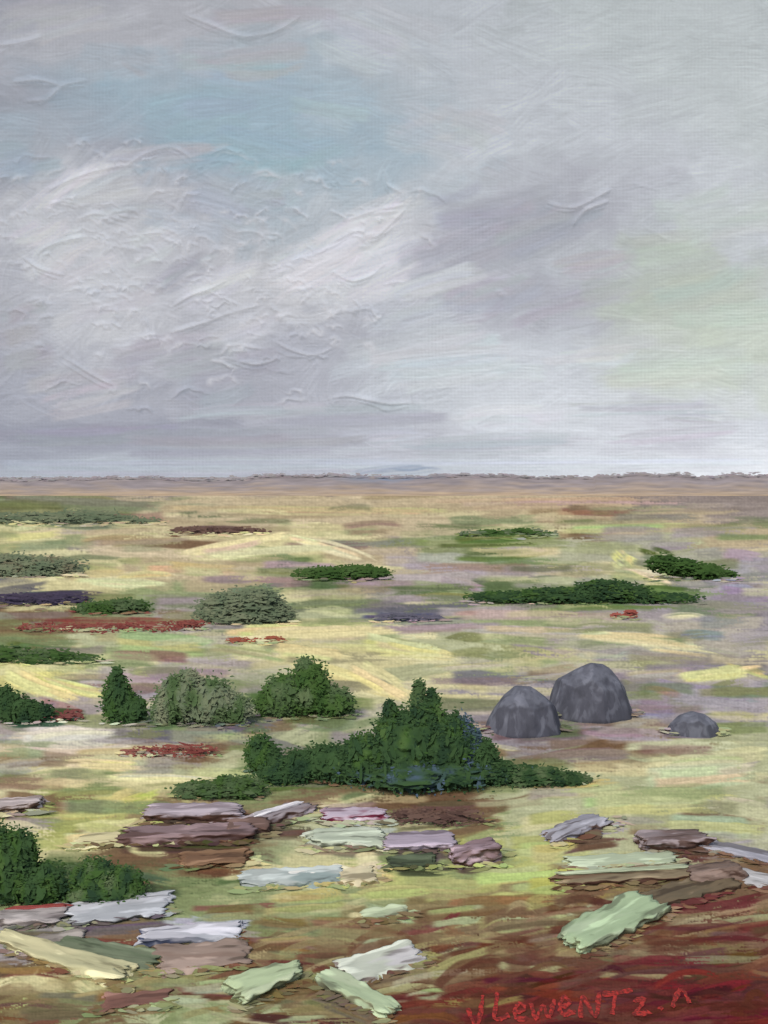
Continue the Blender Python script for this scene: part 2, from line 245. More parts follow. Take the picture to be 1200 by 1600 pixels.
GX="""0 775 260 790 16 118 116 98|40 800 200 812 22 112 118 92|250 795 700 800 12 186 166 128|600 790 1100 785 12 176 156 124|860 797 1010 800 14 126 102 88|0 838 100 830 20 200 192 140|120 850 300 845 14 152 138 108|520 825 640 820 12 150 128 104|640 850 900 846 14 142 142 98|860 828 1080 825 12 176 178 122|60 880 220 900 18 186 176 120|100 905 260 915 12 208 200 150|200 885 420 895 22 186 166 122|620 880 800 890 22 166 150 148|680 905 760 925 20 158 146 150|800 885 960 900 18 166 158 130|930 890 1050 910 16 200 200 150|960 862 985 885 24 196 196 134|980 880 1060 915 10 214 206 160|1120 870 1200 880 26 160 150 152|1100 920 1200 930 30 150 146 150|640 930 780 935 16 120 124 96
660 848 860 842 12 84 104 58|700 870 860 862 10 96 112 68|560 925 760 918 14 96 108 76|780 930 1080 925 16 72 94 54|470 895 600 890 16 80 98 52|320 945 440 935 34 110 120 92|130 950 240 945 16 92 110 66|30 970 320 974 10 126 66 58|0 935 150 930 16 72 66 80|0 1010 160 1030 14 88 104 58|560 965 690 965 12 92 92 102|270 828 410 826 10 96 78 66|380 890 560 905 10 140 130 90|840 950 1060 950 10 104 116 72|1000 860 1060 880 12 78 98 54|1050 885 1140 900 12 74 94 52
440 950 620 940 18 112 122 88|540 985 800 978 16 152 148 128|700 960 980 965 18 168 156 144|720 985 960 990 16 172 164 146|1050 990 1150 995 14 130 128 138|140 1000 340 1015 22 166 172 120|330 990 620 985 14 206 198 142|350 1003 560 1010 20 196 190 134|430 1020 640 1085 20 206 198 136|500 1010 700 1030 22 198 194 128|900 990 1100 1010 14 202 196 150|1000 1010 1120 1025 10 208 200 152|880 1020 1000 1018 16 150 146 140|0 1040 110 1090 28 210 200 136|20 1055 160 1080 18 204 194 132|180 1060 300 1075 26 172 156 146|60 1095 140 1120 16 150 130 124|1060 1060 1180 1045 20 206 200 124|1130 1040 1200 1060 16 196 190 126|960 1060 1080 1050 16 168 160 150|1000 1080 1200 1100 40 146 138 142|650 1110 780 1100 20 172 168 140
10 1120 130 1126 30 62 80 54|150 1118 250 1124 30 66 84 56|230 1110 420 1120 44 96 110 80|390 1100 580 1112 40 84 100 66|300 1232 560 1222 20 84 100 60|470 1210 720 1218 30 56 76 52|380 1206 560 1200 26 54 74 48|700 1214 880 1216 18 84 98 66|0 1400 260 1394 30 66 84 54|160 1380 300 1392 22 80 96 60
0 1150 180 1140 20 206 200 176|20 1170 200 1165 22 196 190 164|60 1188 240 1180 16 188 186 140|160 1215 340 1218 8 214 204 152|80 1195 240 1200 14 202 194 142|280 1140 400 1138 12 98 94 104|760 1150 960 1140 20 112 94 94|820 1190 1000 1180 18 128 106 104|900 1145 1040 1150 18 150 138 136|740 1140 890 1146 16 88 80 84|850 1120 1000 1122 16 92 84 86|1030 1146 1130 1150 12 110 106 112|1000 1075 1060 1085 12 150 120 112|980 1110 1060 1110 30 142 134 138|1000 1220 1200 1200 40 184 184 142|820 1240 1000 1230 26 172 172 126|900 1260 1150 1250 40 176 176 132|60 1240 200 1236 18 136 140 90|90 1270 230 1262 22 176 182 104|180 1260 240 1240 18 180 186 106|110 1300 230 1290 26 196 190 140|100 1320 200 1316 18 200 192 142|200 1330 280 1330 14 196 188 138|620 1265 760 1262 18 96 78 70|620 1295 700 1290 20 182 186 150
220 1292 400 1294 16 84 64 54|200 1326 420 1326 20 82 62 50|380 1310 500 1300 18 96 76 66|480 1334 620 1332 14 112 112 88|600 1340 710 1338 16 92 80 76|600 1360 690 1362 16 60 66 50|710 1360 800 1360 16 74 58 48|260 1362 400 1362 16 100 76 58|870 1330 980 1316 14 92 72 62|880 1394 1090 1388 16 90 66 52|1010 1340 1120 1334 16 82 62 54|1090 1380 1190 1374 24 98 80 66|920 1500 1040 1446 16 96 74 56|100 1456 280 1444 14 100 96 92|220 1488 380 1480 14 78 82 100|360 1582 480 1550 14 106 96 72|480 1560 600 1606 16 104 96 74|540 1550 670 1524 14 100 78 64|-10 1460 110 1460 12 104 92 84|890 1440 1010 1400 20 150 164 128|880 1352 1060 1346 20 156 168 140|900 1310 980 1296 14 150 150 152|480 1310 620 1300 14 174 180 160|380 1372 540 1362 16 174 176 164|240 1440 380 1452 14 168 170 170
800 1330 900 1320 30 174 178 116|720 1370 880 1360 30 180 184 116|800 1390 900 1380 22 168 172 106|640 1385 760 1390 24 160 162 104|470 1380 620 1372 24 186 180 128|420 1410 560 1400 20 160 152 100|540 1360 600 1350 40 204 194 156|560 1420 640 1445 16 152 164 130|590 1440 640 1428 14 164 176 140|480 1440 620 1450 16 128 110 74|640 1440 900 1420 26 118 92 64|700 1410 860 1405 20 126 104 70|820 1440 1000 1380 18 128 110 76|640 1480 900 1470 26 108 84 64|700 1520 960 1500 26 92 64 50|900 1490 1000 1500 20 110 92 72|1000 1520 1200 1490 30 84 52 44|1000 1440 1200 1420 26 112 92 74|760 1560 1200 1550 34 78 42 36|940 1590 1200 1585 26 84 36 35|640 1580 760 1570 24 100 62 48|720 1545 900 1535 16 98 58 46|1100 1470 1200 1465 18 98 70 58|1020 1500 1140 1520 14 74 46 38|200 1540 360 1530 26 132 122 92|200 1575 330 1570 24 148 144 118|340 1470 480 1480 18 110 92 62|380 1440 500 1450 18 116 104 70|60 1560 200 1570 24 116 112 84|0 1590 160 1585 24 106 92 70|450 1500 560 1495 20 104 80 60|240 1545 380 1560 14 100 62 52|100 1470 260 1478 12 108 70 58|300 1425 460 1418 16 116 92 66|380 1500 560 1520 16 94 62 50|1030 1290 1200 1300 24 168 168 128|1100 1250 1200 1270 30 176 178 140"""
def sub(v,n,op,dry,ht):
    x0,y0,x1,y1,w=v[:5]
    for k in range(n):
        ox,oy=random.gauss(0,8),random.gauss(0,w*.24); f0,f1=random.uniform(0,.25),random.uniform(.75,1.05)
        gr.stroke(x0+(x1-x0)*f0+ox,y0+(y1-y0)*f0+oy,x0+(x1-x0)*f1+ox,y0+(y1-y0)*f1+oy,w*random.uniform(.4,.8),[q+random.gauss(0,6) for q in v[5:]],op=op,dry=random.uniform(*dry),ht=ht,bend=random.gauss(0,3),soft=2.6,hard=7)
for l in GX.replace('\n','|').split('|'):
    sub([float(q) for q in l.split()],4,.92,(.2,.7),1.0)
SOIL=[(78,44,37),(94,58,45),(110,70,52),(132,106,72),(62,36,32),(108,88,64),(82,46,38),(98,60,47),(98,44,42),(146,132,98),(86,64,50),(120,78,58)]
for i in range(760):
    x=random.uniform(-150,1330); y=random.uniform(1395,1655)
    if x<620 and (y<1440 or random.random()<.68): continue
    if y<1390+max(0,(1000-x))*.12+random.gauss(12,14): continue
    k=np.clip((x-600)/500+ (y-1480)/160,0,1.6)
    c=random.choice(SOIL) if random.random()<.3+.4*k else random.choice([(118,98,72),(130,116,80),(106,84,62),(144,134,96),(96,70,54)])
    if y>1530 and x>740: c=random.choice([(80,38,34),(92,38,37),(66,35,31),(106,38,40),(98,50,42)])
    if k<.9 and random.random()<.10: c=random.choice([(150,160,124),(160,160,116)])
    L=random.uniform(50,190); ang=math.radians(random.gauss(-7,7)); dx,dy=L/2*math.cos(ang),L/2*math.sin(ang)
    gr.stroke(x-dx,y-dy,x+dx,y+dy,random.uniform(5,17),[q+random.gauss(0,5) for q in c],op=random.uniform(.55,.95),dry=random.uniform(.35,.95),ht=1.2,bend=random.gauss(-4,9),soft=2,hard=10)
rand_ground(300,30,8,.3,.65,.7,.06)
for i in range(230):
    y=random.uniform(790,1270); x=random.uniform(-150,1350); k=(y-745)/855
    c=random.choice([(96,112,74),(88,106,66),(110,124,84),(124,114,114),(108,90,74),(146,136,140),(118,124,84),(206,198,150),(198,193,140),(202,196,150)])
    L=random.uniform(70,190); gr.stroke(x,y,x+L*random.choice([-1,1]),y+random.gauss(0,3),random.uniform(8,15)+14*k,[q+random.gauss(0,6) for q in c],op=random.uniform(.3,.65),dry=random.uniform(.45,.85),ht=.9,bend=random.gauss(0,3),soft=4,hard=7)
for l in RIDGE.replace('\n','|').split('|'): sub([float(q) for q in l.split()],4,.92,(.15,.55),1.6)
gr.C*=(1+.24*(gr.G-.5))[...,None]
cx=np.concatenate([np.linspace(-3600,-200,50),gr.xs,np.linspace(1400,4800,50)]); cy=np.concatenate([gr.ys,np.linspace(1680,4200,60)])
I,J=np.meshgrid(mirror_idx(cx,gr.xs),mirror_idx(cy,gr.ys)); XX,YY=np.meshgrid(cx,cy)
inside=((cx>=gr.xs[0])&(cx<=gr.xs[-1]))[None,:]&((cy<=gr.ys[-1]))[:,None]
d=CAMH*F/(YY-YH); fade=np.clip((YY-YH)/260,0,1)
Z=np.where(inside,np.clip(gr.H[J,I],-.6,1.6)*d/F*1.4*fade,0)
P=np.stack([(XX-CX)*d/F,d,Z],-1)
ground=grid_mesh('ground',P,to_lin(gr.C[J,I],KG),attr_mat('heath_ground',nscale=24))
tag(ground,'patchy heath ground of pale grass, moss and bare red brown earth','ground',kind='structure')
def gpx(x,y):
    i=int(np.clip(round((x-gr.xs[0])/1.5),0,len(gr.xs)-1)); j=int(np.clip(round((y-gr.ys[0])/1.5),0,len(gr.ys)-1)); return gr.C[j,i],float(np.clip(gr.H[j,i],-.6,1.6))
# ------------------------------------------------------------ leaf dabs
LEAF=attr_mat('dabbed_foliage',nscale=14,attr='tint')
BARK=stone_mat('bark',(84,70,54),(70,56,44),(60,50,40),30,30,6)
_b=bmesh.new(); bmesh.ops.create_icosphere(_b,subdivisions=4,radius=1); ICO_V=[v.co.copy() for v in _b.verts]; ICO_F=[tuple(v.index for v in f.verts) for f in _b.faces]; _b.free()
def dab_mesh(name,dabs,core=None):
    V=[];Fc=[];Cc=[];Nn=[]
    if core: V,Fc,Cc,Nn=[list(k) for k in core]
    for (c,up,n,l,w,col,sn_) in dabs:
        sd=up.cross(n); 
        if sd.length<1e-4: continue
        sd.normalize(); b0=len(V); j=lambda: random.uniform(.7,1.3)
        pts=[c-up*l*.5*j(),c-up*l*.22+sd*w*.5*j(),c+up*l*.2+sd*w*.45*j(),c+up*l*.5*j(),c+up*l*.2-sd*w*.45*j(),c-up*l*.22-sd*w*.5*j(),c]
        V+=[p[:] for p in pts]; Nn+=[sn_.normalized()[:]]*7
        for k in range(6): Fc.append((b0+k,b0+(k+1)%6,b0+6))
        Cc+=[col]*7
    me=bpy.data.meshes.new(name); me.from_pydata(V,[],Fc)
    a=me.color_attributes.new('tint','FLOAT_COLOR','POINT'); a.data.foreach_set('color',np.array([(*c,1) for c in Cc],np.float32).reshape(-1))
    me.polygons.foreach_set('use_smooth',np.ones(len(Fc),dtype=bool))
    me.normals_split_custom_set_from_vertices(Nn)
    return me
def tube(name,pts,r0,r1,mat,parent,seg=6):
    bm=bmesh.new(); rings=[]
    for i,p in enumerate(pts):
        t=i/(len(pts)-1); r=r0+(r1-r0)*t; q=(pts[min(i+1,len(pts)-1)]-pts[max(i-1,0)]).normalized()
        a=q.orthogonal().normalized(); b=q.cross(a)
        rings.append([bm.verts.new(p+a*r*math.cos(k*2*math.pi/seg)+b*r*math.sin(k*2*math.pi/seg)) for k in range(seg)])
    for A,B in zip(rings[:-1],rings[1:]):
        for k in range(seg): bm.faces.new((A[k],A[(k+1)%seg],B[(k+1)%seg],B[k]))
    bm.faces.new(rings[-1]); bm.faces.new(rings[0][::-1])
    me=bpy.data.meshes.new(name); bm.to_mesh(me); bm.free()
    for f in me.polygons: f.use_smooth=True
    return link(name,me,mat,parent)
GRASS=[]
def fringe(px,py,wpx,n,dl=20,dw=5,hpx=4,spread=8):
    for i in range(n):
        x=px+random.uniform(-.5,.5)*wpx; y=py+abs(random.gauss(0,spread))-1
        if y<YH+40: continue
        c,_=gpx(x+random.gauss(0,20),y+random.uniform(3,12)); b=at(x,y); s=b.y/F
        GRASS.append((b+Vector((0,0,random.uniform(.2,1)*hpx*s)),Vector((random.choice([-1,1]),random.gauss(0,.2),random.gauss(0,.08))).normalized(),Vector((0,-.5,.85)),dl*s*random.uniform(.5,1.4),dw*s*random.uniform(.6,1.3),lin([float(q)*random.uniform(.96,1.06) for q in c]),Vector((0,-.1,1))))
def bush(name,label,cat,px,py,blobs,cols,dl=16,dw=8,dens=4.0,group=None,stems=3,flat=0.0,dscale=.6):
    loc=at(px,py); s=loc.y/F; root=empty(name,loc); tag(root,label,cat,group); dabs=[]; low=flat>=.45; thin=flat>=.7
    if not low: dl*=1.05; dw*=.7; dens*=.5
    elif not thin: dl*=1.2; dw*=.45; dens*=.6
    else: dl*=1.2; dw*=.5; dens*=.9
    off=Vector((px*.37,py*.11,0)); x0=1e9;x1=-1e9; cV=[];cF=[];cC=[];cN=[]
    def colour(p,cl,jit):
        q=noise.noise(Vector((p.x*.05,p.y*.05,p.z*.03))/s+off)*1.0+.5+random.gauss(0,jit)
        f=max(0,min(.999,q))*(len(cl)-1); i=int(f); f-=i; c=[cl[i][k]*(1-f)+cl[i+1][k]*f for k in range(3)]; k=random.uniform(.97,1.03); return lin([min(255,g*k) for g in c])
    def nrm(v): return (Vector((v.x*.2,v.y*.12-.45,.78+.10*v.z)) if not low else Vector((v.x*.08,-.2,.95))).normalized()
    for bl in blobs:
        ox,oy,rx,ry=bl[:4]; cl=bl[4] if len(bl)>4 else cols
        x0=min(x0,ox-rx);x1=max(x1,ox+rx)
        if low: ry*=.85; oy*=.7
        if not thin:
            b0=len(cV)
            for v in ICO_V:
                k=.84+.22*noise.noise(v*2.2+off+Vector((ox,oy,0)))+.2*noise.noise(v*6+off)+.15*noise.noise(v*13+off)
                if low: k=.66+.25*noise.noise(Vector((v.x*2,v.y*2,v.z*4))+off+Vector((ox,0,0)))+.2*noise.noise(Vector((v.x*5,v.y*5,v.z*9))+off)
                p=Vector(((ox+v.x*rx*k)*s,v.y*rx*dscale*k*s,max(-.01,(oy+v.z*ry*k)*s)))
                cV.append(p[:]); cC.append(colour(p,cl,.03)); cN.append(nrm(v)[:])
            cF+=[(a+b0,b+b0,c+b0) for a,b,c in ICO_F]
        n=max(14,int(dens*rx*ry*3.6/(dl*dw)))
        for i in range(n):
            v=Vector((random.gauss(0,1),random.gauss(0,1),random.gauss(0,1))).normalized(); r=random.uniform(.78,.98) if not thin else random.random()**.45
            p=Vector(((ox+v.x*rx*r)*s, v.y*rx*dscale*r*s, (oy+v.z*ry*r)*s))
            if p.z<.2*s*dw: p.z=random.uniform(.2,1.)*dw*s
            a=random.gauss(0,.5)
            n_=(v+Vector((0,-.35,.1))+Vector((random.gauss(0,.06),random.gauss(0,.06),random.gauss(0,.06)))).normalized()
            up=Vector((math.sin(a)+v.x*.4,0,math.cos(a))) if not low else Vector((random.choice([-1,1]),random.gauss(0,.2),random.gauss(0,.10)))
            up=(up-n_*up.dot(n_)).normalized() if not low else up.normalized()
            if low: n_=Vector((0,-.9,.4))
            dabs.append((p,up,n_,dl*s*random.uniform(.6,1.5),dw*s*random.uniform(.7,1.5),colour(p,cl,.05),nrm(v)))
        # fine dry-brush flecks that thin out beyond the edge
        m=int((rx+ry)*(9 if not thin else 2.5))
        for i in range(m):
            v=Vector((random.gauss(0,1),random.gauss(0,.7),random.gauss(0,1))).normalized(); r=.86+abs(random.gauss(0,.20))
            p=Vector(((ox+v.x*rx*r)*s, v.y*rx*dscale*r*s, (oy+v.z*ry*r)*s))
            if p.z<0: p.z=random.uniform(.3,2)*s
            up=Vector((random.gauss(0,1),0,random.gauss(0,.8) if not low else random.gauss(0,.15))).normalized() if random.random()<.5 else Vector((random.choice([-1,1]),0,0))
            dabs.append((p,up,Vector((0,-1,.2)),random.uniform(3,8)*s,random.uniform(1.5,3.0)*s,colour(p,cl,.08),nrm(v)))
    link('crown',dab_mesh('crown',dabs,(cV,cF,cC,cN)),LEAF,root)
    for i in range(stems):
        b=random.choice(blobs); hz=b[1]*(.3 if low else .9); a=Vector((b[0]*s*(.9 if low else .35)+random.gauss(0,2)*s,random.gauss(0,2)*s,-.01)); e=Vector((b[0]*s,0,hz*s))
        tube('stem',[a,a.lerp(e,.5)+Vector((random.gauss(0,2)*s,0,0)),e],2.0*s,.9*s,BARK,root)
    fringe(px+(x0+x1)/2,py+1,(x1-x0)*1.1,int((x1-x0)*.24),hpx=5,spread=3,dw=4)
    return root
G1=[(40,60,42),(46,68,42),(50,72,44),(54,76,46),(58,82,50)]
G2=[(66,86,54),(72,92,60),(78,96,64),(86,102,70)]
G3=[(52,76,40),(58,84,42),(64,88,46),(70,94,52)]
GG=[(92,106,82),(98,110,86),(106,116,90),(112,119,94)]
BL=[(52,72,66),(58,78,70),(64,82,88),(72,88,104)]
NV=[(62,58,74),(70,64,80),(54,50,62)]
BN=[(92,72,62),(104,84,74),(80,62,56)]
RD=[(118,64,58),(130,78,68),(108,56,52),(136,94,82)]
JG='green bushes across the heath'
bush('bush','small dark bush at the left edge beside the yellow grass streak','bush',28,1128,[(-14,22,22,26),(10,16,24,20),(34,12,20,16),(-20,42,10,14)],G1,group=JG)
bush('bush','narrow dark pointed bush on the left, taller than wide','bush',188,1130,[(-4,34,24,34),(-6,64,12,22),(18,20,22,24)],G1+G3[:2],group=JG)
bush('bush','wide grey green bush between the narrow pointed bush and the middle bush','bush',315,1132,[(-34,42,34,36),(14,36,38,36),(50,24,26,24),(-20,70,16,16),(-56,22,22,22)],G2+GG,group=JG)
bush('bush','mid green peaked bush at the middle of the row, left of the big clump','bush',470,1120,[(-26,32,34,34),(14,44,32,40),(50,22,32,24),(6,74,14,18),(-50,20,22,18)],G3+G2,group=JG)
bush('bush','big dark green bush clump in the centre, the tallest and widest','bush',650,1222,[(-10,56,60,54),(14,98,28,34),(-34,80,26,32),(44,60,44,46),(4,132,10,26,G2),(24,120,10,24,G1),(-40,108,10,18,G1),(10,18,120,20,G1+BL),(76,60,14,40,BL+G1[:1]),(92,46,10,38,BL),(62,74,10,34,G1+BL),(0,20,60,24,BL+G1),(-80,40,40,34),(106,36,20,30,G1),(-110,24,40,24)],G1+G1+G3,dl=20,dw=9,dens=4.6,group=JG,stems=6)
bush('bush','small round bush just left of the big centre clump','bush',412,1206,[(-6,28,22,28),(12,20,18,20)],G1+G3,group=JG)
bush('bush','low bush spreading between the small round bush and the big clump','bush',500,1222,[(-30,26,34,24),(14,30,40,28),(40,18,36,18),(-60,12,40,14)],G1,group=JG)
bush('bush','low dark green mat trailing right from the big clump below the boulders','bush',800,1222,[(-40,18,44,18),(30,14,60,12),(-20,28,24,16),(80,8,40,8)],G1+G2,group=JG,flat=.45)
bush('bush','low green mat on pale grass left of the big clump','bush',345,1244,[(-30,14,40,14),(30,18,40,18),(10,26,20,14)],G3+G2,group=JG,flat=.5)
bush('bush','dark green foreground bush cut by the left edge','bush',10,1412,[(-10,50,50,50),(20,66,30,50),(-30,90,40,36),(50,30,42,32)],G1+G3,dl=20,dw=11,dens=4.5,group=JG,stems=4)
bush('bush','low rounded foreground bush above the grey slabs at left','bush',158,1402,[(-50,24,32,24),(-8,30,34,28),(34,24,30,22),(0,12,66,14)],G1+G3+G2,dl=18,dw=10,dens=4.5,group=JG)
SG='low shrubs far out on the heath'
bush('shrub','low dark shrub right of the pale ridge','shrub',540,905,[(-30,12,44,12),(24,14,40,13)],G3,dl=16,dw=6,group=SG,flat=.6,stems=2)
bush('shrub','thin green shrub streak near the tan plain, farthest of the green shrubs','shrub',790,838,[(-30,6,40,7),(30,8,44,7)],G3+GG,dl=14,dw=4,group=SG,flat=.8,stems=2)
bush('shrub','long dark green wedge of shrub on the right','shrub',905,940,[(-110,10,60,8),(-30,14,70,13),(50,18,60,18),(120,8,60,8),(40,32,40,12)],G3+G1,dl=20,dw=6,group=SG,flat=.65,stems=3)
bush('shrub','green shrub sloping down to the right beside pale yellow stones','shrub',1080,905,[(-44,34,22,16),(-14,26,26,16),(20,16,34,14),(50,8,20,9)],G3,dl=16,dw=6,group=SG,flat=.5,stems=2)
bush('shrub','grey green rounded shrub left of centre','shrub',378,972,[(-24,28,44,30),(24,34,38,34),(50,18,30,18),(0,14,60,14)],GG,dl=18,dw=8,dens=5,group=SG,flat=.5,stems=2)
bush('shrub','ragged green shrub behind the red heather at left','shrub',180,958,[(-30,10,30,12),(14,14,34,13)],G3+G2,dl=14,dw=6,group=SG,flat=.5,stems=2)
bush('shrub','flat green shrub at left edge above the yellow streak','shrub',70,1034,[(-60,18,40,14),(0,12,50,12),(50,6,40,7)],G3+G2,dl=18,dw=6,group=SG,flat=.75,stems=2)
bush('shrub','dull olive mound of shrub at the left edge','shrub',50,898,[(-40,20,50,20),(20,18,54,17),(0,8,70,8)],GG+[(108,106,84)],dl=20,dw=7,group=SG,flat=.6,stems=2)
bush('shrub','long grey green shrub under the far brown plain at left','shrub',110,818,[(-70,12,70,10),(20,14,70,12),(90,7,50,7)],GG,dl=18,dw=6,group=SG,flat=.85,stems=2)
bush('heath_clump','navy dark heath clump at the left edge above the red heather','heath',55,944,[(-30,10,50,11),(40,9,44,10)],NV,dl=18,dw=5,flat=.85,stems=2)
bush('heath_clump','thin brown heath clump behind the pale ridge','heath',340,834,[(-30,7,40,7),(34,6,40,6)],BN,dl=16,dw=4,flat=.85,stems=2)
bush('heath_clump','slate blue heath streak in the middle distance','heath',640,970,[(-16,6,36,7),(24,6,26,6)],[(88,88,100),(98,96,108),(78,80,88)],dl=18,dw=5,flat=.85,stems=2)
bush('heath_clump','brown heath patch below the big bush clump','heath',690,1284,[(-40,14,40,10),(20,12,46,10),(0,6,40,6)],BN,dl=22,dw=8,flat=.8,stems=2,dens=2.4)
HG='red heather on the heath'
bush('heather','long dark red heather streak at left','heather',180,984,[(-100,6,50,5),(-20,5,60,4),(60,8,60,5),(120,14,20,6)],RD,dl=18,dw=4,dens=1.6,group=HG,flat=.9,stems=2)
bush('heather','short orange red heather tuft on the yellow grass','heather',405,1004,[(-24,5,26,4),(22,6,14,6)],[(152,92,70),(138,78,62)],dl=14,dw=4,dens=2,group=HG,flat=.8,stems=2)
bush('heather','crimson heather bar in front of the left bushes','heather',270,1178,[(-40,6,34,6),(24,8,44,6)],RD,dl=22,dw=6,dens=2.0,group=HG,flat=.9,stems=2)
bush('heather','small red heather tuft far right beside grey ground','heather',982,966,[(-12,5,14,5),(4,9,9,8)],[(150,86,74),(138,76,66)],dl=12,dw=5,dens=2.4,group=HG,flat=.7,stems=2)
bush('heather','dull red heather under the small bush at left','heather',95,1126,[(-20,8,30,7),(18,12,16,10)],[(124,78,72),(112,68,64)],dl=16,dw=6,dens=2.2,group=HG,flat=.7,stems=2)
# far woodland: one soft mass rising out of the plain, ragged dry-brushed top
wx=np.arange(-800,2000,2.2); nr=22; tt=np.linspace(0,1,nr); W0=wx+3000
prof=20+7*nz(W0/70,wx*0+3.3)+4*nz(W0/19,wx*0+21.4)+np.where(wx>930,7*nz(W0/36,wx*0+9.2)-1,0)-4*np.clip((460-wx)/80,0,1)
cV=[];cC=[];cN=[];cF=[]; NC=len(wx)
def wcol(t):
    lowc=np.array((168,150,124.)); hic=np.array((137,131,131.)); f=np.clip(t*1.35+.6*(nz(W0/34+t*3,wx*0+t*14)-.5),0,1)[:,None]
    c=lowc*(1-f)+hic*f; c=c*(1+.18*(nz(W0/26+50,wx*0+t*22)-.5)+.06*(nz(W0/9,wx*0+t*60)-.5))[:,None]
    bl=(np.clip(1-np.abs(wx-610)/120,0,1)*np.clip((t-.6)*4,0,1)*np.clip(nz(W0/18,wx*0+t*9)*2-.6,0,1))[:,None]
    return to_lin(c*(1-bl)+np.array((122,135,152.))*bl,(.96,.96,.99))
for j,t in enumerate(tt):
    dd=130+38*t; hgt=prof*(t**1.6)*(165/F)
    if j==nr-1: dd=170.; hgt=prof*0-.05
    if j==0: hgt=hgt-.02
    cl=wcol(t)
    for i in range(NC): cV.append(((wx[i]-CX)*dd/F,dd,float(hgt[i]))); cC.append(tuple(cl[i])); cN.append((0,-.316,.949))
for j in range(nr-1):
    for i in range(NC-1): a=j*NC+i; cF.append((a,a+1,a+NC+1,a+NC))
dabs=[]; topc=to_lin(np.array([(150,147,150)]),(.96,.96,.99))[0]; tw=wcol(.95)
for k in range(12000):
    i=random.randrange(NC); dd=165+random.uniform(-1.5,1.0); s=dd/F; dz=random.gauss(-2,2.4); z=(prof[i]*.93+dz)*s
    f=np.clip((dz+2)/5,0,1); c=tw[i]*(1-f)+topc*f
    dabs.append((Vector(((wx[i]-CX)*s,dd,z)),Vector((1,0,random.gauss(0,.06))).normalized(),Vector((0,-1,.05)),random.uniform(4,16)*s,random.uniform(1.2,2.6)*s,tuple(float(q)*random.uniform(.96,1.05) for q in c),Vector((0,-.316,.949))))
w=link('distant_woodland',dab_mesh('distant_woodland',dabs,(cV,cF,cC,cN)),attr_mat('far_wood',nscale=0,attr='tint'))
tag(w,'hazy grey brown belt of far off wood along the horizon','woodland',kind='stuff')
# ------------------------------------------------------------ boulders
def boulder(label,x0,x1,py,prof,depth,mat,seed):
    rs=random.Random(seed)
    cxp=(x0+x1)/2; loc=at(cxp,py); s=loc.y/F; W=(x1-x0)*s; fr=[p[0] for p in prof]; hp=[p[1]*s for p in prof]; Hm=max(hp)
    us=np.linspace(0,1,201); hh=np.interp(us,fr,hp); ker=np.hanning(17); ker/=ker.sum(); hs=np.convolve(np.pad(hh,8,mode='edge'),ker,'valid')
    nu,nv=80,56; bm=bmesh.new(); G=[]
    pl=[(Vector((a+rs.uniform(-.15,.15),b,c)).normalized(),dd) for a,b,c,dd in ((-.75,-.6,.25,.80),(-.15,-.9,.35,.78),(.55,-.75,.3,.80),(-.35,-.35,.85,.88),(.3,-.45,.8,.86),(.85,-.2,.3,.88),(-.9,-.1,.4,.9))]
    for i in range(nu+1):
        u=i/nu; x=(u-.5)*W; h=max(.004,float(np.interp(u,us,hs))); dp=depth*s*max(.03,math.sqrt(max(0,1-(2*u-1)**2)))
        row=[]
        for j in range(nv+1):
            t=math.pi*j/nv; sn_=max(0.0,math.sin(t)); yy=-math.cos(t)*dp; zz=h*sn_**.6
            q=Vector((x/(W/2),yy/(depth*s),zz/Hm))
            for n,dd in pl:
                e=q.dot(n)-dd
                if e>0: q-=n*e*.85
            p=Vector((q.x*W/2,q.y*depth*s,q.z*Hm))
            k=noise.noise(p*5/W+Vector((x0,0,0)))*.02*W*sn_+noise.noise(p*16/W)*.006*W*sn_
            n=Vector((x/W*1.2,-.5,.5)).normalized(); row.append(bm.verts.new(p+n*k-Vector((0,0,.02*(1-sn_)))))
        G.append(row)
    for i in range(nu):
        for j in range(nv): bm.faces.new((G[i][j],G[i+1][j],G[i+1][j+1],G[i][j+1]))
        bm.faces.new((G[i][0],G[i][nv],G[i+1][nv],G[i+1][0]))
    bm.faces.new([G[0][j] for j in range(nv+1)]); bm.faces.new([G[nu][j] for j in range(nv,-1,-1)])
    bmesh.ops.recalc_face_normals(bm,faces=bm.faces[:])
    me=bpy.data.meshes.new('boulder'); bm.to_mesh(me); bm.free()
    for f in me.polygons: f.use_smooth=True
    o=link('boulder',me,mat); o.location=loc
    fringe(cxp,py,(x1-x0)*1.15,80,hpx=9,spread=3,dw=5)
    return tag(o,label,'boulder')
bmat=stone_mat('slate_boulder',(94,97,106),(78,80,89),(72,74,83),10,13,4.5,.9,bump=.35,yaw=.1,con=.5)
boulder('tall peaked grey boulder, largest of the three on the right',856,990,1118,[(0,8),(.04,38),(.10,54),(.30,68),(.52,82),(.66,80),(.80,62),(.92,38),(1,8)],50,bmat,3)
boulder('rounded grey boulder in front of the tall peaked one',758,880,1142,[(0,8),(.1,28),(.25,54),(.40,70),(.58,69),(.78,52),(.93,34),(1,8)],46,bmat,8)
boulder('small low grey boulder standing apart at the far right',1042,1128,1146,[(0,5),(.1,14),(.28,28),(.5,34),(.7,29),(.9,17),(1,5)],30,bmat,5)
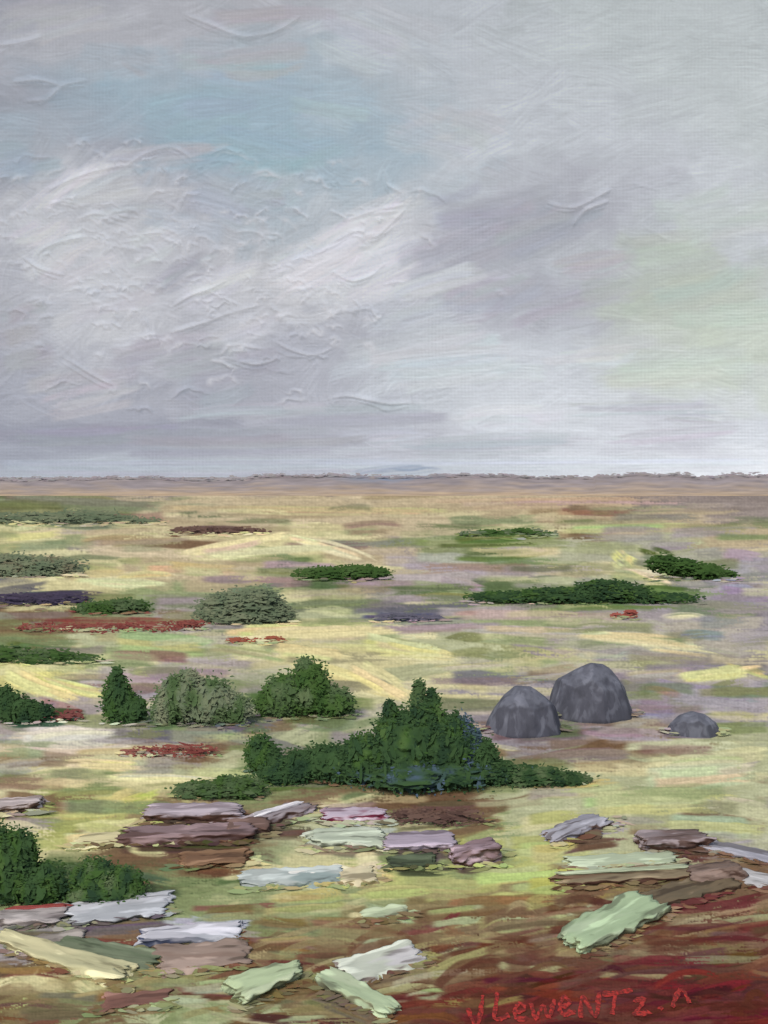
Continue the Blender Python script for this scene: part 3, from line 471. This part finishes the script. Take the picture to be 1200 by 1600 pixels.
# ------------------------------------------------------------ slabs
def rbox(L,D,T,rough,seed,name,jit=1.0):
    bm=bmesh.new(); bmesh.ops.create_cube(bm,size=2); bmesh.ops.subdivide_edges(bm,edges=bm.edges[:],cuts=17,use_grid_fill=True)
    h=Vector((L/2,D/2,T/2)); r=min(T*.22,D*.1,.02); rs=random.Random(seed)
    cj={(a,b,c):Vector((rs.uniform(-.12,.12)*L,rs.uniform(-.22,.22)*D,rs.uniform(-.24,.24)*T))*jit for a in(0,1) for b in(0,1) for c in(0,1)}
    for v in bm.verts:
        q=v.co.copy(); p=Vector((q.x*h.x,q.y*h.y,q.z*h.z)); inn=Vector([max(-(h[k]-r),min(h[k]-r,p[k])) for k in range(3)]); e=p-inn
        p2=inn+(e.normalized()*r if e.length>1e-6 else e)
        f=[(q[k]+1)/2 for k in range(3)]; o=Vector((0,0,0))
        for (a,b,c),w_ in cj.items(): o+=w_*(f[0] if a else 1-f[0])*(f[1] if b else 1-f[1])*(f[2] if c else 1-f[2])
        p2+=o; sd=Vector((seed*3.7,seed*1.3,0))
        n=noise.noise(Vector((p2.x*6,p2.y*9,p2.z*9))+sd)*rough+noise.noise(Vector((p2.x*18,p2.y*24,p2.z*24))+sd)*rough*.5
        ex=noise.noise(Vector((0,p2.y*40,p2.z*50))+sd)*.11*L*abs(q.x)**4*(1 if q.x>0 else -1)
        ey=noise.noise(Vector((p2.x*16,0,p2.z*30))+sd)*.16*D*abs(q.y)**4*(1 if q.y>0 else -1)
        p2.z+=n*.7+T/2; p2.y+=n*.9+ey; p2.x+=ex; v.co=p2
    me=bpy.data.meshes.new(name); bm.to_mesh(me); bm.free()
    for f in me.polygons: f.use_smooth=True
    return me
SLG='flat stones scattered over the foreground'
ns=[0]
def slab(label,x0,y0,x1,y1,th,dep,top,side,acc,streak=None,slabel=None,tilt=0):
    ns[0]+=1
    A=at(x0,y0);B=at(x1,y1); dv=B-A; L=dv.length*.98; yaw=math.atan2(dv.y,dv.x); mid=(A+B)/2; s=mid.y/F
    dep*=1.15; D=dep*s;T=th*s*.82; nrm=Vector((-math.sin(yaw),math.cos(yaw),0)); c=mid+nrm*D*.46
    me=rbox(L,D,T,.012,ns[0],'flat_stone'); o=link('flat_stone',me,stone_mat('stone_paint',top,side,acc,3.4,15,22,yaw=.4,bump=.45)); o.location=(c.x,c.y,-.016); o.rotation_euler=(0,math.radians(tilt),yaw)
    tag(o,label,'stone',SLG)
    for k in range(int(abs(x1-x0)*.34)):
        f=random.uniform(-.08,1.08); fringe(x0+(x1-x0)*f,y0+(y1-y0)*f+1,6,1,hpx=6,spread=3,dl=30,dw=6)
    for k in range(16):
        e=random.choice([0,1]); fringe((x1+3 if e else x0-3),(y1 if e else y0)-random.uniform(-2,th*.8),14,1,hpx=4,spread=3,dl=22,dw=6)
    if streak:
        col,fx,fy,fl,fd=streak
        m2=rbox(L*fl,D*fd,T*.2,.006,ns[0]+70,'highlight_edge_streak'); q=link('highlight_edge_streak',m2,stone_mat('streak',col,col,[min(255,k*1.08) for k in col],4,40,40),o); q.location=(fx*L,fy*D,T*.88)  # thin raised dab: white ones are painted highlights, the others coloured edges
        if slabel: q['label']=slabel
    return o
BRN=(84,62,52)
slab('lavender grey block, leftmost of the back row of stones',232,1288,368,1286,22,38,(156,146,150),BRN,(134,122,126))
slab('grey block tilted up to the right with a white streak, second in the back row',386,1306,492,1274,20,42,(138,130,132),(82,62,56),(106,88,82),((196,194,196),.1,.2,.7,.3),'white streak on top')
slab('crimson slab with pale edges in the back row',508,1288,608,1286,20,26,(172,160,170),(112,42,64),(118,46,68))
slab('long dark brown block lying in front of the lavender block',198,1320,384,1318,22,34,(122,104,104),(82,58,52),(92,70,64))
slab('pale green slab below the crimson one',482,1328,606,1324,16,50,(172,182,160),(122,128,112),(186,192,174))
slab('lavender slab right of the pale green one',604,1330,706,1328,18,40,(156,146,156),(112,98,102),(138,128,134))
slab('mauve block on a dark base, standing alone right of the middle',714,1356,788,1352,34,44,(150,132,138),(80,60,52),(126,106,108))
slab('brown slab in front of the long dark block',276,1356,396,1352,16,34,(122,96,72),(96,70,52),(108,82,62))
slab('dark green mossy slab under the lavender slab',604,1356,680,1354,14,30,(70,80,60),(50,56,44),(58,70,52))
slab('pale streaked slab with teal sides in front of the brown slab',384,1392,530,1380,14,50,(160,168,162),(92,104,98),(130,146,142),((204,204,194),-.05,.1,.7,.3),'whitish streak on top')
slab('grey lavender slab rising to the right, back of the right hand stones',874,1322,968,1290,16,44,(152,152,158),(98,78,70),(136,136,144))
slab('dark brown block behind the long thin brown slab on the right',1014,1334,1108,1326,26,36,(128,118,118),(78,58,50),(98,80,74))
slab('long thin dark brown slab on the right, pale green along its upper edge',888,1388,1082,1376,20,26,(124,112,88),(84,60,50),(104,82,66),((160,170,140),0,.28,.95,.42),'pale green upper edge')
slab('narrow pale green slab lying just behind the long brown one',890,1362,1060,1350,10,38,(164,176,148),(118,118,92),(150,160,130))
slab('dark brown squared block at the right end of the long thin slab',1088,1388,1170,1380,28,42,(112,96,86),(78,60,52),(98,82,72))
slab('grey slab sloping down to the right at the right edge',1090,1326,1200,1352,12,38,(158,158,164),(112,104,104),(140,140,148))
slab('dark olive brown slab behind the thick pale green one at lower right',1040,1424,1150,1390,14,42,(104,92,72),(76,62,50),(92,84,66))
slab('thick pale green bar lying aslant on the brown earth at lower right',922,1492,1036,1434,26,50,(152,172,136),(116,122,94),(166,182,150))
slab('grey slab with a red top edge at the left edge',-10,1452,96,1446,20,38,(160,154,150),(120,112,108),(140,132,130),((128,62,58),.05,.40,.9,.16),'red back edge')
slab('pale grey streaked slab below the low rounded bush',100,1448,262,1428,14,50,(160,164,166),(104,106,104),(186,188,190))
slab('bluish white slab with a navy lower edge, lower left',222,1482,368,1470,20,46,(182,182,186),(72,80,104),(164,168,172))
slab('taupe brown flat slab below the bluish white one',236,1522,384,1512,16,54,(138,122,110),(108,90,76),(124,106,94))
slab('long cream slab sloping down to the right at lower left',-20,1478,186,1542,18,38,(192,187,146),(132,124,92),(174,172,134))
slab('pale green slab rising to the right, bottom edge, left of the middle',372,1576,478,1536,24,50,(164,180,142),(124,130,100),(182,194,160))
slab('pale green slab sloping down to the right, lowest in the picture',492,1546,600,1598,20,46,(156,172,138),(122,124,98),(172,184,152))
slab('pale lavender green slab rising to the right above the lowest one',540,1542,660,1508,16,46,(174,180,164),(138,128,122),(186,184,184))
slab('brown grey slab with pale top at the left edge behind the foreground bush',-14,1276,66,1270,20,30,(164,154,150),(88,70,60),(134,120,112))
slab('cream slab on yellow green grass, left of the long dark block',112,1326,200,1318,8,44,(200,192,148),(160,152,110),(188,182,138))
slab('grey green slab between the cream slab and the pale streaked slab',76,1492,226,1520,14,50,(108,118,94),(80,88,68),(94,106,82))
slab('pale slab cut by the right edge',1156,1382,1230,1392,12,36,(168,168,166),(120,112,106),(150,150,150))
slab('small pale green stone on the olive earth below the streaked slabs',566,1444,640,1432,8,34,(156,168,136),(120,116,88),(166,176,146))
slab('small cream stone at the right end of the pale streaked slab',530,1384,592,1376,12,44,(200,190,156),(150,138,104),(190,184,150))
slab('dark brown stone wedged between the lavender block and the tilted grey one',356,1312,420,1306,22,30,(104,84,76),(74,56,50),(90,70,62))
slab('grey brown slab lying between the red edged slab and the cream one',30,1486,120,1480,10,34,(138,132,124),(100,92,82),(124,116,106))
slab('dull red brown slab at the bottom edge below the long cream one',150,1584,262,1572,12,44,(128,96,84),(92,62,54),(112,80,70))
gobj=link('grass',dab_mesh('grass',GRASS),LEAF); tag(gobj,'short ragged grass and moss around the stones, bushes and boulders','grass',kind='stuff')
# ------------------------------------------------------------ signature
LET=[[(733,1572),(748,1600),(757,1552)],[(780,1554),(775,1594),(798,1590)],[(806,1578),(820,1570),(812,1562),(804,1574),(808,1588),(824,1584)],[(832,1566),(840,1590),(850,1570),(860,1588),(868,1560)],[(876,1580),(890,1572),(882,1562),(875,1576),(880,1590),(898,1584)],[(910,1590),(912,1556),(932,1588),(938,1550)],[(962,1550),(956,1586)],[(938,1553),(986,1546)],[(992,1564),(1008,1558),(1000,1574),(992,1584),(1016,1579)],[(1030,1580),(1034,1576)],[(1046,1580),(1060,1552),(1074,1574)]]
m,nt,b=newmat('red_paint')
nn=nt.nodes.new('ShaderNodeTexNoise'); nn.inputs['Scale'].default_value=60; nn.inputs['Detail'].default_value=4; rr=nt.nodes.new('ShaderNodeMix'); rr.data_type='RGBA'; rr.inputs['A'].default_value=(*lin((104,40,36)),1); rr.inputs['B'].default_value=(*lin((166,52,46)),1)
rm=nt.nodes.new('ShaderNodeMapRange'); rm.inputs['From Min'].default_value=.42; rm.inputs['From Max'].default_value=.6; tcn=nt.nodes.new('ShaderNodeTexCoord'); nt.links.new(tcn.outputs['Object'],nn.inputs['Vector'])
nt.links.new(nn.outputs['Fac'],rm.inputs['Value']); nt.links.new(rm.outputs['Result'],rr.inputs['Factor']); nt.links.new(rr.outputs['Result'],b.inputs['Base Color'])
so=at(900,1590); sg=empty('signature',so); tag(sg,'red brushed handwritten lettering across the dark red brown earth','lettering')
for li,pl in enumerate(LET):
    px=[]; jx,jy=random.gauss(0,2),random.gauss(1,3)
    P_=np.array(pl,float)+np.array([jx,jy]); n=len(P_)
    for i in range(n-1):
        p0=P_[max(i-1,0)];p1=P_[i];p2=P_[i+1];p3=P_[min(i+2,n-1)]
        for k in range(8):
            t=k/8; q=.5*((2*p1)+(-p0+p2)*t+(2*p0-5*p1+4*p2-p3)*t*t+(-p0+3*p1-3*p2+p3)*t**3); px.append((q[0]+random.gauss(0,.6),q[1]+random.gauss(0,.4)))
    px.append(tuple(P_[-1])); s=4.7/F
    dp=[at(x,y-1,gpx(x,y)[1]*s*1.4+.0038+.004*noise.noise(Vector((x*.12,y*.12,li))))-so for x,y in px]; V=[];Fs=[]
    for k,p in enumerate(dp):
        tdir=(dp[min(k+1,len(dp)-1)]-dp[max(k-1,0)]).normalized(); n=Vector((-tdir.y,tdir.x,0)); wv=(3.1+2.4*noise.noise(Vector((k*.3,li*7,0)))+random.uniform(-.6,.6))*s*(1.7 if abs(tdir.x)>.8 else 1)
        z=Vector((0,0,.002)); V+=[(p+n*wv)[:],(p+z)[:],(p-n*wv)[:]]
        if k: 
            q=3*k; Fs+=[(q-3,q-2,q+1,q),(q-2,q-1,q+2,q+1)]
    me=bpy.data.meshes.new('letter'); me.from_pydata(V,[],Fs); link('letter',me,m,sg)
# ------------------------------------------------------------ light, world, camera
S=Vector((-.28,-.54,.74)).normalized()
sd=bpy.data.lights.new('sun','SUN'); sd.energy=1.5; sd.angle=math.radians(10); sd.color=(1,.96,.9); so_=bpy.data.objects.new('sun',sd); COL.objects.link(so_); so_.rotation_euler=(-S).to_track_quat('-Z','Y').to_euler()
w=bpy.data.worlds.new('World'); sc.world=w; w.use_nodes=True; nt=w.node_tree; bg=nt.nodes['Background']; sn=nt.nodes.new('ShaderNodeTexSky'); sn.sky_type='NISHITA'; sn.sun_disc=False
sn.sun_elevation=math.asin(S.z); sn.sun_rotation=math.atan2(S.x,S.y); sn.dust_density=4; sn.ozone_density=.6
nt.links.new(sn.outputs[0],bg.inputs[0]); bg.inputs[1].default_value=.15
cd=bpy.data.cameras.new('camera'); cam=bpy.data.objects.new('camera',cd); COL.objects.link(cam); cam.location=(0,0,CAMH); cam.rotation_euler=(math.pi/2,0,0)
cd.sensor_fit='VERTICAL'; cd.sensor_height=36; cd.lens=36*F/1600; cd.shift_y=-(800-YH)/1600; cd.clip_end=20000; cd.clip_start=.05
sc.camera=cam
sc.view_settings.view_transform='Standard'; sc.view_settings.look='None'; sc.view_settings.exposure=0
